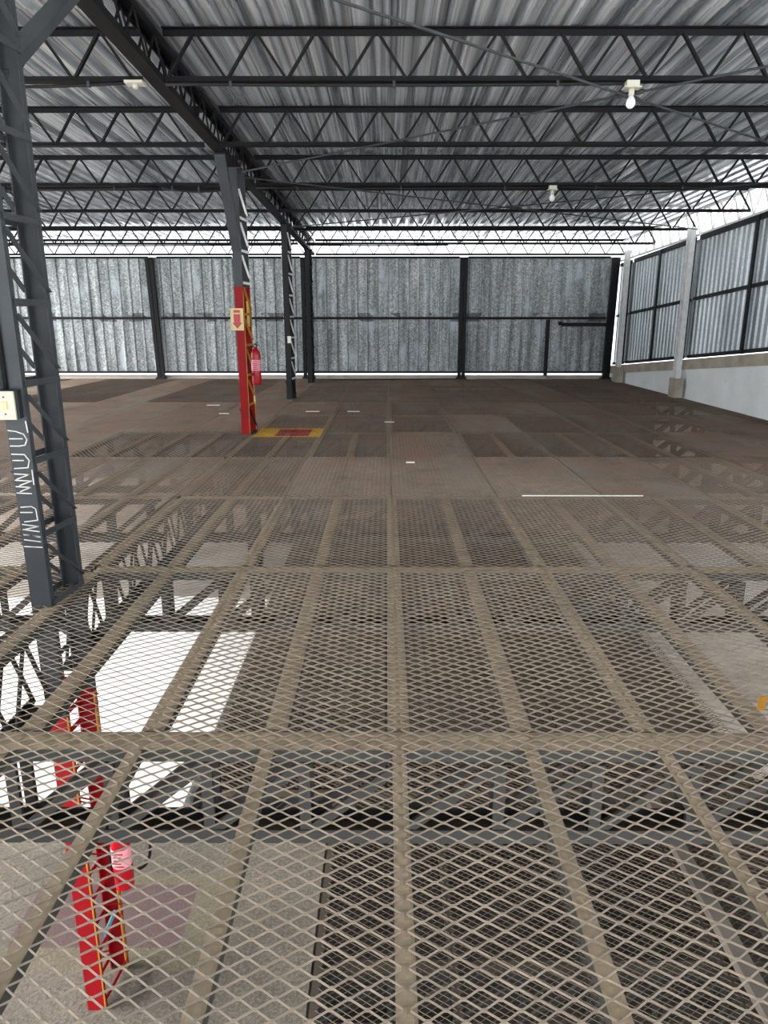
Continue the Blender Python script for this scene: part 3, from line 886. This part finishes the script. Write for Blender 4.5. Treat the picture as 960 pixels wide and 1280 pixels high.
# ------------------------------------------------------------------ loose bits on the deck, and white pieces as light through gaps
tag(MB().box(1.28, 2.42, 6.444, 6.46, .013, .02).build('gap_light_strip', 'paper'), 'thin white strip standing in for light through the gap along the third floor truss', 'strip')  # white strip stands in for light through the panel gap
for (x, y, w, l) in ((.28, 8.08, .1, .06), (-.6, 12.9, .22, .05), (.05, 11.5, .16, .05), (-1.35, 12.9, .25, .05), (-2.9, 12.6, .18, .05), (-3.4, 13.9, .25, .05), (-5.9, 12.4, .2, .05), (-6.9, 14.4, .25, .06)):  # white pieces after the first stand in for light through floor gaps
    lab = {.28: 'small white paper scrap on the rusty panel before the painted patch', -.6: 'white fleck for light through a gap, far floor right of the third column', .05: 'white fleck for light through a gap, far floor right of the painted patch', -1.35: 'white fleck for light through a gap, just right of the red column', -2.9: 'white fleck for light through a gap, just left of the red column', -3.4: 'white fleck for light through a gap, two steps left of the red column', -5.9: 'white fleck for light through a gap behind the grey column, nearer one', -6.9: 'white fleck for light through a gap behind the grey column, farther one'}[x]
    bm_ = MB(); bm_.box(x - w / 2, x + w / 2, y - l / 2, y + l / 2, .0125, .02)
    tag(bm_.build('scrap_gap_light', 'paper', None, False, (x, y, .0125)), lab, 'paper scrap', 'white scraps on the floor')
# cable lying at the back wall
wire([(-2.0, 20.2, .03), (-1.2, 20.0, .03), (-.2, 20.15, .03), (1.2, 20.25, .03), (2.0, 20.3, .03)], .016, 'black hose lying at the foot of the back wall', 'hose', 'black', 'hose')

# ------------------------------------------------------------------ lower level
ZL = -3.0
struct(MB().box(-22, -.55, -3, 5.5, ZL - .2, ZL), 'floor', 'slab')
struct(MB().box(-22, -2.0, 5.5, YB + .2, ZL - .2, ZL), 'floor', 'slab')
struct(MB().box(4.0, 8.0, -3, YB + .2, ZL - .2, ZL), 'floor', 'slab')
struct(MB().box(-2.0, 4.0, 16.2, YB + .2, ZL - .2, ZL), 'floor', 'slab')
tag(MB().box(2.56, 2.68, 1.5, 6.0, ZL + .009, ZL + .09).build('kerb_strip', 'pit', None, False), 'pale narrow kerb lying on the lower mesh at bottom right', 'kerb')
struct(MB().box(-14, 9, YB + .25, YB + .45, -6.2, -.33), 'wall_back_lower', 'pit')  # added lower wall, blocks outside light and keeps the mesh gaps dark
struct(MB().box(8.0, 8.2, -3, YB + .2, -6.2, -.33), 'wall_right_lower', 'ledge')
struct(MB().box(-9, 9, -6, 22, -6.3, -6.2), 'floor', 'pit')
gm = MB()
for q in ((-60, -9, -40, 80), (9, 60, -40, 80), (-9, 9, -40, -6), (-9, 9, 22, 80)): gm.box(q[0], q[1], q[2], q[3], -6.3, -6.2)
struct(gm, 'ground', 'ground')
LB = [2.2, 4.2, 6.2, 8.2, 10.2, 12.2, 14.2, 16.2]
PLOW = mesh_panel('lower_mesh_panel', .992, 1.99, zc=.006, w=.0062)
PLOW.materials[0] = M['lowdeck']
LOWR = ['directly below the camera', 'below the nearest truss', 'below the second row', 'below the third row', 'below the fourth row', 'below the fifth row', 'below the farthest visible row']
for i, y in enumerate(LB[:-1]):
    x0 = -.5 if y < 6 else -2.0
    x1 = 3.5 if y < 6 else 4.0
    n = int(round(x1 - x0))
    for k in range(n):
        o = bpy.data.objects.new('lower_mesh_panel', PLOW); COL.objects.link(o)
        o.location = (x0 + k + .5, y + 1, ZL)
        tag(o, f'lower-level mesh floor panel {LOWR[i]}, {ORD[k]} from its left edge', 'floor panel', 'expanded-metal panels of the lower floor')
LV = web_mesh(0, .40, .05, .045, 'under', 'vertical'); LD = web_mesh(.5, .40, .05, .04, 'under', 'diagonal')
for i, y in enumerate(LB):
    xa, xb = (-.5, 3.9) if y < 5 else (-1.95, 3.95)
    t = thing('lower_truss', ((xa + xb) / 2, y, ZL - .6), f'dark lattice truss under the lower mesh floor, {ORD[i]} from the camera', 'truss', 'trusses under the lower floor')
    mb = MB(); mb.box(xa, xb, y - .06, y + .06, ZL - .12, ZL - .061); mb.build('top_chord', 'under', t)
    mb = MB(); mb.box(xa, xb, y - .06, y + .06, ZL - .6, ZL - .53); mb.build('bottom_chord', 'under', t)
    n = int((xb - xa) / .5)
    for k in range(n):
        inst('vertical', LV, t, (xa + k * .5 + .03, y, ZL - .52)); inst('diagonal', LD, t, (xa + k * .5 + .03, y, ZL - .52))
for x in (-.5, .5, 1.5, 2.5, 3.5):
    tag(MB().box(x - .03, x + .03, 2.3, 16.0, ZL - .06, ZL - .004).build('lower_joist', 'under'), f'dark joist under the lower mesh floor, {ORD[int(x + .5)]} from the left', 'joist', 'joists of the lower floor')
# yellow bracket seen at the right edge through the mesh
t = thing('yellow_bracket', (1.62, 2.67, .012), 'small yellow bracket standing on the mesh at the far right', 'bracket')
MB().box(1.575, 1.60, 2.66, 2.675, .012, .06).build('tongue', 'yellow', t); MB().box(1.575, 1.675, 2.66, 2.675, .0605, .072).build('top', 'yellow', t)

# ------------------------------------------------------------------ light
w = bpy.data.worlds.new('overcast'); S.world = w; w.use_nodes = True
nt = w.node_tree; bg = nt.nodes['Background']
tc = nt.nodes.new('ShaderNodeTexCoord'); sp = nt.nodes.new('ShaderNodeSeparateXYZ'); cr = nt.nodes.new('ShaderNodeValToRGB')
nt.links.new(tc.outputs['Generated'], sp.inputs[0]); nt.links.new(sp.outputs[2], cr.inputs[0])
cr.color_ramp.elements[0].color = (.93, .95, 1, 1); cr.color_ramp.elements[1].color = (.75, .86, 1, 1)
nt.links.new(cr.outputs[0], bg.inputs[0]); bg.inputs[1].default_value = .5
sd = bpy.data.lights.new('sun', 'SUN'); sd.energy = 5.0; sd.angle = math.radians(40); sd.color = (1, .97, .92)
so = bpy.data.objects.new('sun', sd); COL.objects.link(so)
so.rotation_euler = Vector((1, .2, -.6)).to_track_quat('-Z', 'Y').to_euler()

# ------------------------------------------------------------------ camera
cd = bpy.data.cameras.new('camera'); cam = bpy.data.objects.new('camera', cd); COL.objects.link(cam)
cam.location = (0, 0, 1.6)
cam.rotation_euler = (math.radians(90 - 15.13), 0, math.radians(.19))
cd.sensor_fit = 'VERTICAL'; cd.sensor_height = 36; cd.lens = 880 / 1280 * 36
cd.clip_end = 200
S.camera = cam
S.view_settings.view_transform = 'Standard'; S.view_settings.look = 'None'; S.view_settings.gamma = 1
S.view_settings.use_curve_mapping = False
S.view_settings.exposure = 2.55
S.cycles.max_bounces = 10; S.cycles.diffuse_bounces = 5; S.cycles.glossy_bounces = 5
